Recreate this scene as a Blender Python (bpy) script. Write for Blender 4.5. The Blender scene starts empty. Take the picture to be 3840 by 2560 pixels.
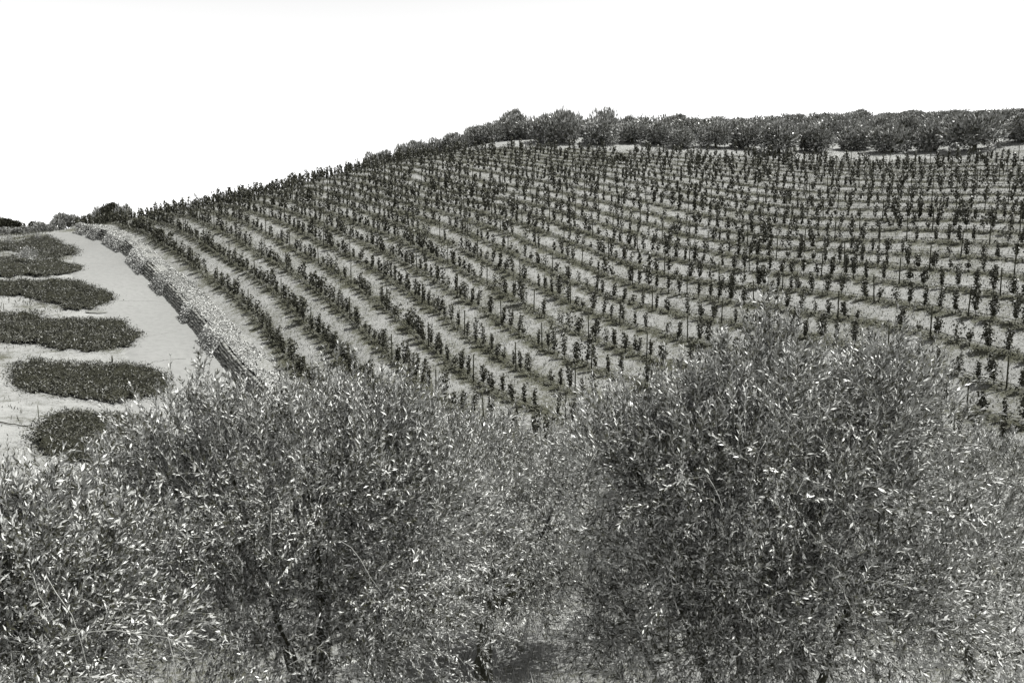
import bpy, math, numpy as np
from mathutils import Vector
from mathutils.kdtree import KDTree

rng = np.random.default_rng(7)
scn = bpy.context.scene
COL = scn.collection

# ------------------------------------------------------------------ camera, sky, sun, exposure
F, CX, CY = 3014.0, 1920.0, 1280.0          # focal length and centre in photo pixels (3840 x 2560)
PITCH = math.radians(7.0)
CAM_Z = 16.0
cd = bpy.data.cameras.new('camera'); cam = bpy.data.objects.new('camera', cd); COL.objects.link(cam)
cam.location = (0, 0, CAM_Z); cam.rotation_euler = (math.radians(90) - PITCH, 0, 0)
cd.sensor_width = 36; cd.lens = 36 * F / 3840; cd.clip_start = 0.1; cd.clip_end = 5000
scn.camera = cam

SUN_EL, SUN_AZ = math.radians(64), math.radians(86)      # azimuth clockwise from +Y (view direction) towards +X
w = bpy.data.worlds.new('World'); scn.world = w; w.use_nodes = True
nt = w.node_tree; bg = nt.nodes['Background']
sky = nt.nodes.new('ShaderNodeTexSky'); sky.sky_type = 'NISHITA'; sky.sun_disc = False
sky.sun_elevation = SUN_EL; sky.sun_rotation = SUN_AZ; sky.dust_density = 0.2; sky.air_density = 1.0; sky.ozone_density = 1.0
# the sky just above the skyline carries on down behind it (no dark band below the horizon)
tcw = nt.nodes.new('ShaderNodeTexCoord'); sxyz = nt.nodes.new('ShaderNodeSeparateXYZ'); mxz = nt.nodes.new('ShaderNodeMath'); mxz.operation = 'MAXIMUM'; mxz.inputs[1].default_value = 0.06
cxyz = nt.nodes.new('ShaderNodeCombineXYZ'); nt.links.new(tcw.outputs['Generated'], sxyz.inputs[0]); nt.links.new(sxyz.outputs['X'], cxyz.inputs['X']); nt.links.new(sxyz.outputs['Y'], cxyz.inputs['Y'])
nt.links.new(sxyz.outputs['Z'], mxz.inputs[0]); nt.links.new(mxz.outputs[0], cxyz.inputs['Z']); nt.links.new(cxyz.outputs[0], sky.inputs['Vector'])
bw = nt.nodes.new('ShaderNodeRGBToBW'); nt.links.new(sky.outputs[0], bw.inputs[0])
nt.links.new(bw.outputs[0], bg.inputs['Color']); bg.inputs['Strength'].default_value = 0.15
sd = bpy.data.lights.new('sun', 'SUN'); sd.energy = 5.0; sd.angle = math.radians(0.5); sd.color = (1.0, 0.99, 0.965)
sun = bpy.data.objects.new('sun', sd); COL.objects.link(sun)
S = Vector((math.sin(SUN_AZ) * math.cos(SUN_EL), math.cos(SUN_AZ) * math.cos(SUN_EL), math.sin(SUN_EL)))
sun.rotation_euler = S.to_track_quat('Z', 'Y').to_euler(); sun.location = (40, 40, 60)
scn.view_settings.view_transform = 'Standard'; scn.view_settings.look = 'None'
scn.view_settings.exposure = 1.08; scn.view_settings.gamma = 1.0
scn.cycles.max_bounces = 4; scn.cycles.diffuse_bounces = 2; scn.cycles.transparent_max_bounces = 4

# ------------------------------------------------------------------ geometry helpers
cp, sp = math.cos(PITCH), math.sin(PITCH)
def P(u, v, d):
    """photo pixel + depth along the optical axis -> world point"""
    u = np.asarray(u, float); v = np.asarray(v, float); d = np.asarray(d, float)
    x = (u - CX) / F * d; yc = -(v - CY) / F * d
    return np.stack([x, d * cp + yc * sp, CAM_Z + yc * cp - d * sp], -1)
def proj(p):
    p = np.atleast_2d(p); X, Y, Z = p[:, 0], p[:, 1], p[:, 2] - CAM_Z
    d = Y * cp - Z * sp; yc = Y * sp + Z * cp
    return CX + X / d * F, CY - yc / d * F, d

def tps_fit(pts, val, lam):
    n = len(pts); d = np.linalg.norm(pts[:, None] - pts[None], axis=2)
    K = np.where(d > 0, d ** 2 * np.log(d + 1e-12), 0) + np.diag(lam * np.ones(n))
    Q = np.hstack([np.ones((n, 1)), pts]); m = Q.shape[1]
    A = np.vstack([np.hstack([K, Q]), np.hstack([Q.T, np.zeros((m, m))])])
    return np.linalg.solve(A, np.concatenate([val, np.zeros(m)]))
def tps_eval(pts, sol, q):
    out = np.empty(len(q)); n = len(pts)
    for s in range(0, len(q), 20000):
        qq = q[s:s + 20000]; d2 = ((qq[:, None] - pts[None]) ** 2).sum(2)
        out[s:s + 20000] = (0.5 * d2 * np.log(d2 + 1e-20)) @ sol[:n] + sol[n] + qq @ sol[n + 1:]
    return out

def mesh(name, verts, quads=None, tris=None):
    me = bpy.data.meshes.new(name)
    verts = np.asarray(verts, np.float32).reshape(-1, 3)
    q = np.zeros((0, 4), np.int32) if quads is None or len(quads) == 0 else np.asarray(quads, np.int32)
    t = np.zeros((0, 3), np.int32) if tris is None or len(tris) == 0 else np.asarray(tris, np.int32)
    me.vertices.add(len(verts)); me.vertices.foreach_set('co', verts.ravel())
    loops = np.concatenate([q.ravel(), t.ravel()]).astype(np.int32)
    me.loops.add(len(loops)); me.loops.foreach_set('vertex_index', loops)
    starts = np.concatenate([np.arange(len(q)) * 4, len(q) * 4 + np.arange(len(t)) * 3]).astype(np.int32)
    me.polygons.add(len(starts)); me.polygons.foreach_set('loop_start', starts)
    me.update(calc_edges=True); me.validate()
    return me
def link(name, data, mat=None, parent=None, loc=None, **props):
    o = bpy.data.objects.new(name, data); COL.objects.link(o)
    if mat is not None and data is not None and len(data.materials) == 0: data.materials.append(mat)
    if parent is not None: o.parent = parent
    if loc is not None: o.location = [float(c) for c in loc]
    for k, v in props.items(): o[k] = v
    return o
def smooth(me):
    me.polygons.foreach_set('use_smooth', np.ones(len(me.polygons), bool)); return me
def unit(a): return a / (np.linalg.norm(a, axis=-1, keepdims=True) + 1e-9)

class Geo:
    """collects vertices and faces of ONE mesh"""
    def __init__(s): s.v, s.q, s.t, s.n = [], [], [], 0
    def add(s, v, q=None, t=None):
        v = np.asarray(v, float).reshape(-1, 3)
        if q is not None and len(q): s.q.append(np.asarray(q) + s.n)
        if t is not None and len(t): s.t.append(np.asarray(t) + s.n)
        s.v.append(v); s.n += len(v)
    def tube(s, pts, radii, sides=5, cap=True):
        pts = np.asarray(pts, float); radii = np.broadcast_to(np.asarray(radii, float), (len(pts),))
        tg = unit(np.gradient(pts, axis=0)); up = np.array([0, 0, 1.0]) if abs(tg[0, 2]) < 0.9 else np.array([1.0, 0, 0])
        rings = []
        for p, t, r in zip(pts, tg, radii):
            a = unit(np.cross(t, up)); b = np.cross(t, a); th = np.arange(sides) * 2 * math.pi / sides
            rings.append(p + r * (np.cos(th)[:, None] * a + np.sin(th)[:, None] * b))
        n = len(pts); q = []
        for i in range(n - 1):
            for k in range(sides):
                k2 = (k + 1) % sides; q.append([i * sides + k, i * sides + k2, (i + 1) * sides + k2, (i + 1) * sides + k])
        v = np.concatenate(rings); t = []
        if cap:
            v = np.vstack([v, pts[0], pts[-1]]); c0, c1 = n * sides, n * sides + 1
            for k in range(sides):
                k2 = (k + 1) % sides; t.append([c0, k2, k]); t.append([c1, (n - 1) * sides + k, (n - 1) * sides + k2])
        s.add(v, q, t)
    def box(s, c, ax, ay, az, jit=0.0):
        c, ax, ay, az = map(lambda a: np.asarray(a, float), (c, ax, ay, az)); v = []
        for i in (-1, 1):
            for j in (-1, 1):
                for k in (-1, 1): v.append(c + i * ax + j * ay + k * az + rng.normal(0, 1, 3) * jit)
        s.add(v, [[0, 1, 3, 2], [4, 6, 7, 5], [0, 4, 5, 1], [2, 3, 7, 6], [0, 2, 6, 4], [1, 5, 7, 3]])
    def leaves(s, base, dr, nrm, ln, wd, fold=0.25):
        """folded lance-shaped leaves, two triangles each"""
        base = np.asarray(base, float); dr = unit(np.asarray(dr, float)); side = unit(np.cross(dr, nrm)); nn = np.cross(side, dr)
        ln = np.asarray(ln, float).reshape(-1, 1) * np.ones((len(base), 1)); wd = np.asarray(wd, float).reshape(-1, 1) * np.ones((len(base), 1))
        mid = base + dr * ln * 0.45
        a = mid + side * wd * 0.5 + nn * wd * fold; b = mid - side * wd * 0.5 + nn * wd * fold; tip = base + dr * ln
        v = np.stack([base, a, tip, b], 1).reshape(-1, 3)
        s.add(v, np.arange(len(base) * 4).reshape(-1, 4))
    def mesh(s, name):
        return mesh(name, np.concatenate(s.v), np.concatenate(s.q) if s.q else None, np.concatenate(s.t) if s.t else None)

def rdir(n): return unit(rng.normal(0, 1, (n, 3)))

# ------------------------------------------------------------------ materials
def mat(name, build):
    m = bpy.data.materials.new(name); m.use_nodes = True; n = m.node_tree; n.nodes.clear()
    out = n.nodes.new('ShaderNodeOutputMaterial'); b = n.nodes.new('ShaderNodeBsdfPrincipled')
    n.links.new(b.outputs[0], out.inputs[0]); build(n, b); return m
def node(n, t, **kw):
    x = n.nodes.new(t)
    for k, v in kw.items():
        if k in x.inputs: x.inputs[k].default_value = v
        else: setattr(x, k, v)
    return x
def ramp(n, fac, stops):
    r = n.nodes.new('ShaderNodeValToRGB'); e = r.color_ramp.elements
    while len(e) > 1: e.remove(e[0])
    e[0].position = stops[0][0]; e[0].color = tone(stops[0][1])
    for p, c in stops[1:]:
        x = e.new(p); x.color = tone(c)
    n.links.new(fac, r.inputs[0]); return r.outputs[0]
def tone(c):
    return (c, c * 1.01, c * (0.52 + 0.45 * min(1.0, c / 0.12)), 1) if not isinstance(c, tuple) else c
def noise_fac(n, scale, detail=4.0, rough=0.6, coord='Object'):
    tc = n.nodes.new('ShaderNodeTexCoord'); x = node(n, 'ShaderNodeTexNoise', Scale=scale, Detail=detail, Roughness=rough)
    n.links.new(tc.outputs[coord], x.inputs['Vector']); return x.outputs['Fac']
def rnd_island(n):
    return n.nodes.new('ShaderNodeNewGeometry').outputs['Random Per Island']

def leaf_mat(name, dark, light, under=None, rough=0.45, spec=0.5, split=None):
    def f(n, b):
        c = ramp(n, rnd_island(n), [(0.0, dark), (0.75, (dark + light) / 2), (1.0, light)] if split is None else [(0.0, dark), (split - 0.08, dark * 1.8), (split + 0.12, light * 0.8), (1.0, light)])
        if under is not None:
            g = n.nodes.new('ShaderNodeNewGeometry'); mx = n.nodes.new('ShaderNodeMix'); mx.data_type = 'RGBA'
            n.links.new(g.outputs['Backfacing'], mx.inputs[0]); n.links.new(c, mx.inputs[6]); mx.inputs[7].default_value = tone(under); c = mx.outputs[2]
        n.links.new(c, b.inputs['Base Color']); b.inputs['Roughness'].default_value = rough
        b.inputs['Specular IOR Level'].default_value = spec
    return mat(name, f)
def noise_mat(name, scale, stops, rough=0.9, bump=0.0, bscale=None, spec=0.2):
    def f(n, b):
        fac = noise_fac(n, scale); n.links.new(ramp(n, fac, stops), b.inputs['Base Color'])
        b.inputs['Roughness'].default_value = rough; b.inputs['Specular IOR Level'].default_value = spec
        if bump:
            bp = node(n, 'ShaderNodeBump', Strength=bump, Distance=0.05)
            n.links.new(noise_fac(n, bscale or scale * 3), bp.inputs['Height']); n.links.new(bp.outputs[0], b.inputs['Normal'])
    return mat(name, f)

M = {}
M['olive_leaf'] = leaf_mat('olive_leaf', 0.016, 0.50, under=0.34, rough=0.38, spec=0.4, split=0.62)  # old dark and silvery leaves, split widened to paint in sun-and-shade contrast
M['far_olive_leaf'] = leaf_mat('far_olive_leaf', 0.02, 0.34, under=0.22, split=0.55, rough=0.4, spec=0.6)
M['oak_leaf'] = leaf_mat('oak_leaf', 0.012, 0.035, rough=0.6, spec=0.3)
M['vine_leaf'] = leaf_mat('vine_leaf', 0.018, 0.055, rough=0.5, spec=0.35)
M['hedge_leaf'] = leaf_mat('hedge_leaf', 0.010, 0.12, rough=0.5, spec=0.35)
M['mat_leaf'] = leaf_mat('mat_leaf', 0.22, 0.48, rough=0.7, spec=0.2)
M['row_weed'] = leaf_mat('row_weed', 0.015, 0.10, rough=0.7, spec=0.2)
M['grass'] = leaf_mat('grass', 0.07, 0.24, rough=0.8, spec=0.1)
M['bark'] = noise_mat('bark', 14, [(0.3, 0.02), (0.7, 0.06)], bump=0.8, bscale=40)
M['twig'] = noise_mat('twig', 20, [(0.3, 0.10), (0.7, 0.22)])
M['vine_wood'] = noise_mat('vine_wood', 20, [(0.3, 0.02), (0.7, 0.05)])
M['post_wood'] = noise_mat('post_wood', 6, [(0.3, 0.02), (0.7, 0.05)], bump=0.4)
M['hose'] = noise_mat('hose', 3, [(0.3, 0.01), (0.7, 0.02)], rough=0.6)
M['stone'] = noise_mat('stone', 2.5, [(0.3, 0.08), (0.7, 0.26)], bump=0.8, bscale=18)
M['wall_core'] = noise_mat('wall_core', 3, [(0.3, 0.004), (0.7, 0.010)])  # near-black, so the shade in the gaps between stones is painted in
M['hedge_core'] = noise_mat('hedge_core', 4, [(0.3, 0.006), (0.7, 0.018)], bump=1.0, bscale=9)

# ------------------------------------------------------------------ terrain: measured points (photo x, y, depth in metres)
CTRL = [
 # vineyard, read from the stakes' heights
 (366,836,106),(630,845,93),(578,893,88),(721,1002,78),(904,1160,66),(1145,1432,55),(1625,1495,50),(1456,1353,55),(1311,1198,62),
 (1048,1121,69),(1074,1015,76),(1577,1133,65),(1318,891,83),(1109,868,86),(1963,840,80),(1862,865,80),(2332,592,116),(2140,582,119),
 (2220,680,98),(2057,714,93),(2421,758,86),(2587,886,76),(2786,929,70),(2284,967,71),(2979,858,72),(3418,643,96),(2946,777,82),
 (3406,788,71),(3776,758,70),(3389,911,62),(3716,911,60),(3493,1005,58),(3257,1134,53),(3129,1199,51),(3490,1269,46),(2997,1263,51),
 (3625,1193,48),(3750,1113,50),(3643,1542,41),(2437,1343,53),(1923,1389,52),(1778,1432,52),(2013,772,86),(2138,697,94),(2354,712,91),
 (2667,709,91),(2768,834,78),(3161,779,76),(3580,732,75),(2047,587,119),(1900,556,122),(1700,575,123),(1500,600,122),(1250,655,119),
 (1000,725,112),(800,768,109),(600,803,107),(1700,720,98),(1450,780,90),(1500,690,104),(1250,760,97),(900,850,88),(2874,605,113),(3200,600,111),
 (3500,598,106),(3800,590,96),(3840,700,75),(2600,585,116),
 # ridge with the orchard
 (2400,548,126),(2900,560,124),(3300,565,121),(3700,540,112),(2400,520,145),(3000,520,148),(3500,505,145),(3800,478,138),(3840,440,160),
 (2000,530,138),(1800,545,130),(3000,500,172),(3500,470,175),
 # road and terraces on the left
 (900,1400,58),(760,1250,65),(600,1120,75),(480,980,88),(340,905,104),(205,874,118),(215,878,122),(560,1330,58),(400,1100,72),(300,960,90),(0,1000,78),
 (0,900,105),(60,882,118),(0,884,118),(0,1180,64),(0,1340,54),(148,1610,43),(600,1640,47),(0,1740,38),(300,1860,36),(900,1700,43),(282,842,128),
 (1500,1750,40),(2200,1750,38),(2900,1750,36),(3700,1900,31),
]
c = np.array(CTRL, float); W3 = P(c[:, 0], c[:, 1], c[:, 2])
def g(u, v, d): return P(u, v, d)
extra = [  # ground behind the crests, under the near olives and around (x, y, z)
 (-70,165,12),(-50,165,14),(-25,175,18),(0,190,24),(-100,130,8),(-95,90,4),(-90,50,3),(-70,20,4),(-40,20,6.5),(-30,5,9),(0,4,9.6),(30,4,9.6),
 (0,11.5,9.1),(-9,13,8.8),(12,13,8.8),(0,25,7.2),(20,28,6.8),(-25,38,5.6),(60,10,9),(80,40,9),(85,70,18),(110,100,30),(110,150,34),
 (70,200,36),(30,200,32),(0,-20,11),(60,-20,11),(-60,-20,7),(-62,143,12.6),(-45,150,15),(-30,150,19),(-10,150,26),(110,0,9),(-110,0,5),(-120,170,8),*[tuple(P(u_,v_,d_)) for u_,v_,d_ in ((205,903,128),(280,880,134),(60,905,127),(-80,900,126),(-200,900,118),(330,880,138),(205,925,145),(60,925,145))],(120,220,36),(-60,220,8),
]
W3 = np.vstack([W3, np.array(extra, float)])
lam_ = np.full(len(W3), 0.001); lam_[:[q[:2] for q in CTRL].index((2400, 548))] = 0.02
T_sol = tps_fit(W3[:, :2] / 50.0, W3[:, 2], lam_)
def z_raw(xy):
    return tps_eval(W3[:, :2] / 50.0, T_sol, np.asarray(xy, float) / 50.0)
def zfun(xy):
    xy = np.asarray(xy, float); z = z_raw(np.clip(xy, [-118, -30], [118, 215]))
    dx = np.maximum(0, np.abs(xy[:, 0]) - 118); dy = np.maximum(0, np.maximum(xy[:, 1] - 215, -30 - xy[:, 1]))
    r = np.hypot(dx, dy); t = np.clip(r / 160, 0, 1); t = t * t * (3 - 2 * t)
    return z * (1 - t) + (-6.0) * t
STEP = 0.5
gx = np.arange(-84, 96.01, STEP); gy = np.arange(6, 156.01, STEP)
GX, GY = np.meshgrid(gx, gy); gz = zfun(np.stack([GX.ravel(), GY.ravel()], 1)).reshape(GX.shape)
def ground_z(x, y):
    """height of the ground sheet: bilinear on the fine grid, formula outside it"""
    x = np.atleast_1d(np.asarray(x, float)); y = np.atleast_1d(np.asarray(y, float))
    fx = (x - gx[0]) / STEP; fy = (y - gy[0]) / STEP
    ins = (fx >= 0) & (fy >= 0) & (fx < len(gx) - 1) & (fy < len(gy) - 1)
    out = np.empty(len(x)); i = fx[ins].astype(int); j = fy[ins].astype(int); a = fx[ins] - i; b = fy[ins] - j
    out[ins] = (gz[j, i] * (1 - a) + gz[j, i + 1] * a) * (1 - b) + (gz[j + 1, i] * (1 - a) + gz[j + 1, i + 1] * a) * b
    if (~ins).any(): out[~ins] = zfun(np.stack([x[~ins], y[~ins]], 1))
    return out
def hit(u, v, dmin=9.0, dmax=200.0, n=700):
    """where the sight line through photo pixels meets the ground; nan if it does not"""
    u = np.atleast_1d(np.asarray(u, float)); v = np.atleast_1d(np.asarray(v, float))
    ds = np.geomspace(dmin, dmax, n)
    p = P(u[:, None] * np.ones(n), v[:, None] * np.ones(n), ds[None] * np.ones((len(u), 1)))
    h = p[..., 2] - ground_z(p[..., 0].ravel(), p[..., 1].ravel()).reshape(len(u), n)
    out = np.full((len(u), 3), np.nan)
    for i in range(len(u)):
        k = np.where((h[i, :-1] > 0) & (h[i, 1:] <= 0))[0]
        if len(k):
            k = k[0]; t = h[i, k] / (h[i, k] - h[i, k + 1]); q = p[i, k] * (1 - t) + p[i, k + 1] * t
            q[2] = ground_z(q[0], q[1])[0]; out[i] = q
    return out

# ------------------------------------------------------------------ the vine rows: row number as a smooth field over the slope
RT = {
 1: [(282,842),(366,836),(450,843),(518,861),(578,893),(650,945),(719,1002),(769,1032),(806,1056),(849,1085),(901,1133),(949,1191),(1015,1270),(1091,1359),(1145,1423)],
 2: [(450,812),(630,845),(698,877),(770,921),(850,982),(907,1001),(998,1066),(1085,1151),(1168,1236),(1251,1321),(1310,1381),(1366,1432)],
 3: [(600,795),(736,828),(806,855),(885,902),(973,961),(1072,1015),(1183,1091),(1272,1164),(1362,1240),(1455,1334),(1540,1419),(1608,1474)],
 4: [(838,813),(917,839),(998,878),(1091,932),(1196,989),(1315,1064),(1408,1132),(1498,1198),(1602,1296),(1698,1372),(1778,1432)],
 5: [(948,797),(1073,844),(1206,915),(1315,968),(1438,1040),(1532,1100),(1634,1174),(1738,1253),(1808,1300),(1923,1389)],
 6: [(1021,781),(1125,810),(1215,845),(1320,892),(1432,945),(1561,1015),(1638,1049),(1706,1108),(1800,1155),(1915,1236),(1991,1280)],
 7: [(1089,755),(1200,783),(1320,829),(1424,869),(1544,915),(1678,991),(1832,1070),(1949,1138),(2002,1173),(2201,1267),(2437,1343)],
 8: [(1226,749),(1424,822),(1565,874),(1653,905),(1792,968),(1851,1002),(1949,1042),(2071,1105),(2128,1142),(2243,1183),(2331,1212),(2574,1275),(3518,1500),(3636,1540),(3837,1603)],
 9: [(1231,722),(1416,772),(1518,803),(1643,837),(1760,879),(1904,946),(1998,988),(2112,1043),(2247,1098),(2450,1160),(2705,1214),(2997,1262),(3413,1341),(3528,1383),(3646,1421),(3837,1485)],
 10:[(1408,733),(1565,767),(1731,819),(1868,866),(2011,920),(2175,996),(2362,1074),(2575,1107),(2833,1135),(3130,1198),(3488,1269),(3690,1316),(3754,1329)],
 11:[(1961,842),(2060,884),(2115,902),(2185,926),(2284,962),(2477,1035),(2695,1071),(2953,1085),(3257,1128),(3400,1150),(3505,1170),(3624,1190),(3765,1212)],
 12:[(1922,785),(2003,811),(2118,853),(2217,884),(2386,941),(2583,985),(2805,1022),(3070,1042),(3202,1048),(3378,1062),(3609,1087),(3749,1108)],
 13:[(2013,772),(2154,814),(2310,853),(2490,905),(2691,935),(2914,972),(3182,982),(3493,1003),(3840,1040)],
 14:[(1946,725),(2008,738),(2102,759),(2245,796),(2406,837),(2583,886),(2786,925),(3018,937),(3289,953),(3605,965)],
 15:[(1800,686),(1852,699),(2055,717),(2188,743),(2333,777),(2500,816),(2680,862),(2884,886),(3120,904),(3389,912),(3716,915)],
 16:[(1904,652),(2016,673),(2138,697),(2272,720),(2420,758),(2586,797),(2768,832),(2978,850),(3218,862),(3492,865),(3817,868)],
 17:[(2219,688),(2354,712),(2505,743),(2674,771),(2859,803),(3072,821),(3313,826),(3589,831)],
 18:[(2170,645),(2296,671),(2435,697),(2600,725),(2758,747),(2945,774),(3161,783),(3406,790),(3687,795)],
 19:[(2243,637),(2513,684),(2667,709),(2838,735),(3031,750),(3247,756),(3497,758),(3776,761)],
 20:[(2000,588),(2745,688),(2919,708),(3112,722),(3333,731),(3580,732)],
 21:[(2820,672),(3192,704),(3413,706),(3663,706)],
 22:[(2896,656),(3270,672),(3494,684),(3746,675)],
 23:[(2000,563),(3494,664)], 24:[(2700,606),(3494,645)], 25:[(2700,594),(3494,627)],
}
pts, val = [], []
for k, L in RT.items():
    a = np.array([q for q in L], float); h3 = hit(a[:, 0], a[:, 1])
    for (u, v), q in zip(L, h3):
        if not np.isnan(q[0]): pts.append(q[:2]); val.append(k)
pts = np.array(pts) / 50.0; N_sol = tps_fit(pts, np.array(val, float), 0.02)
NF = tps_eval(pts, N_sol, np.stack([GX.ravel(), GY.ravel()], 1) / 50.0).reshape(GX.shape)

uu = np.arange(250, 4260, 12.0)
vv = np.arange(540, 1900, 4.0)
top_u = [0,230,300,400,540,700,900,1100,1300,1450,1700,1900,2100,2400,2700,3000,3400,3560,3700,4300]
top_v = [860,850,836,828,803,778,728,680,636,600,572,556,560,572,588,598,602,585,568,560]
def bilin(G, x, y):
    fx = np.clip((x - gx[0]) / STEP, 0, len(gx) - 1.001); fy = np.clip((y - gy[0]) / STEP, 0, len(gy) - 1.001)
    i = fx.astype(int); j = fy.astype(int); a = fx - i; b = fy - j
    return (G[j, i] * (1 - a) + G[j, i + 1] * a) * (1 - b) + (G[j + 1, i] * (1 - a) + G[j + 1, i + 1] * a) * b
# contour the row field on the ground plan
rows = {}
for k in range(1, 27):
    d = NF - k; segs = []
    sx = d[:, :-1] * d[:, 1:] < 0; j, i = np.where(sx); t = d[j, i] / (d[j, i] - d[j, i + 1])
    px = gx[i] + t * STEP; py = gy[j]
    sy = d[:-1, :] * d[1:, :] < 0; j2, i2 = np.where(sy); t2 = d[j2, i2] / (d[j2, i2] - d[j2 + 1, i2])
    px = np.concatenate([px, gx[i2]]); py = np.concatenate([py, gy[j2] + t2 * STEP])
    z = bilin(gz, px, py); q = np.stack([px, py, z], 1); u, v, dd = proj(q)
    keep = (u > 276) & (u < 4300) & (v > np.interp(u, top_u, top_v) - 4) & (v < 1760) & (dd > 30) & (dd < 134)
    q, u = q[keep], u[keep]
    if len(q) < 20: continue
    # chain nearest neighbours starting at the point farthest to the right
    kd = KDTree(len(q))
    for n_, p_ in enumerate(q): kd.insert(p_, n_)
    kd.balance(); used = np.zeros(len(q), bool); cur = int(np.argmax(u)); order = [cur]; used[cur] = True
    while True:
        nx = [n_ for (_, n_, ds_) in kd.find_range(q[cur], 1.3) if not used[n_]]
        if not nx:
            nx = [n_ for (_, n_, ds_) in kd.find_range(q[cur], 5.0) if not used[n_]]
            if not nx: break
        dmin = [np.linalg.norm(q[n_] - q[cur]) for n_ in nx]; nb = nx[int(np.argmin(dmin))]
        for (_, n_, ds_) in kd.find_range(q[cur], 0.3): used[n_] = True
        cur = nb; used[cur] = True; order.append(cur)
    L = q[order]
    for _ in range(6): L[1:-1] = (L[:-2] + L[1:-1] * 2 + L[2:]) / 4
    seg = np.linalg.norm(np.diff(L[:, :2], axis=0), axis=1); s_ = np.concatenate([[0], np.cumsum(seg)])
    if s_[-1] < 6: continue
    sn = np.arange(0, s_[-1], 0.35)
    R = np.stack([np.interp(sn, s_, L[:, 0]), np.interp(sn, s_, L[:, 1])], 1)
    rows[k] = np.column_stack([R, ground_z(R[:, 0], R[:, 1])])
print('rows', {k: len(r) for k, r in rows.items()})

# ------------------------------------------------------------------ ground sheet
ox = np.concatenate([-84 - np.geomspace(3, 1500, 14)[::-1], gx, 96 + np.geomspace(3, 1500, 14)])
oy = np.concatenate([6 - np.geomspace(1.5, 900, 16)[::-1], gy, 156 + np.geomspace(3, 1500, 14)])
OX, OY = np.meshgrid(ox, oy); xy = np.stack([OX.ravel(), OY.ravel()], 1)
fine = (xy[:, 0] >= gx[0] - 1e-6) & (xy[:, 0] <= gx[-1] + 1e-6) & (xy[:, 1] >= gy[0] - 1e-6) & (xy[:, 1] <= gy[-1] + 1e-6)
zz = np.empty(len(xy)); zz[fine] = gz.ravel(); zz[~fine] = zfun(xy[~fine])
# tone of the bare ground: 0 tilled strip under the vines, darkened further with painted row shade ... 0.5 grass ... 1 pale dust
tone_v = np.full(len(xy), 0.5)
allr = np.concatenate([r[::2] for r in rows.values()]); kd = KDTree(len(allr))
for n_, p_ in enumerate(allr): kd.insert((p_[0], p_[1], 0), n_)
kd.balance()
pu, pv, pd = proj(np.column_stack([xy, zz]))
cand = np.where(fine & (pd > 25))[0]
near = np.full(len(xy), 99.0)
for n_ in cand: near[n_] = kd.find((xy[n_, 0], xy[n_, 1], 0))[2]
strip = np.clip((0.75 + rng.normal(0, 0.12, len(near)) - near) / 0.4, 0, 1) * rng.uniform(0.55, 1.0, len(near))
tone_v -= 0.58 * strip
left = np.interp(pv, [840, 900, 1000, 1130, 1215, 1340, 1480, 1700], [300, 500, 640, 790, 870, 1000, 1120, 1250])
lm = (pu < left) & (pv < 1760) & (pd > 25); tone_v[lm] = 0.62 + 0.22 * (np.sin(xy[lm, 0] * 0.8 + 1.3 * np.sin(xy[lm, 1] * 0.5)) * np.cos(xy[lm, 1] * 0.7)) + rng.normal(0, 0.12, lm.sum())
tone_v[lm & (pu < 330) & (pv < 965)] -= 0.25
orch = fine & (pv < np.interp(pu, top_u, top_v) - 6) & (pu > 1800)
tone_v[orch] = 0.68
# mown track above the vines and the lanes running up between the orchard trees
for line, wdt in (([(2290,566),(2500,578),(2700,588),(2850,594),(3000,597),(3300,597)], 0.5), ([(2900,590),(3010,560),(3120,535)], 0.8), ([(3120,590),(3230,555),(3330,525)], 0.8),
                  ([(3330,595),(3440,545),(3500,500)], 1.2), ([(3480,590),(3620,520),(3680,480)], 1.2), ([(3700,560),(3790,490),(3830,450)], 1.6)):
    la = np.array(line, float); lu = np.interp(np.linspace(0, 1, 60), np.linspace(0, 1, len(la)), la[:, 0]); lv = np.interp(np.linspace(0, 1, 60), np.linspace(0, 1, len(la)), la[:, 1])
    h3 = hit(lu, lv); h3 = h3[~np.isnan(h3[:, 0])]
    for q in h3:
        tone_v[(np.hypot(xy[:, 0] - q[0], xy[:, 1] - q[1]) < wdt)] = 1.0
ny_, nx_ = OX.shape; idx = np.arange(nx_ * ny_).reshape(ny_, nx_)
quads = np.stack([idx[:-1, :-1].ravel(), idx[:-1, 1:].ravel(), idx[1:, 1:].ravel(), idx[1:, :-1].ravel()], 1)
rough_z = rng.normal(0, 0.018, len(xy)) + 0.02 * np.sin(xy[:, 0] * 1.7 + xy[:, 1] * 0.9)
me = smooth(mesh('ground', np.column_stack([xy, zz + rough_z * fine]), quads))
at_ = me.attributes.new('soil', 'FLOAT', 'POINT'); at_.data.foreach_set('value', tone_v.astype(np.float32))
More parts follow.
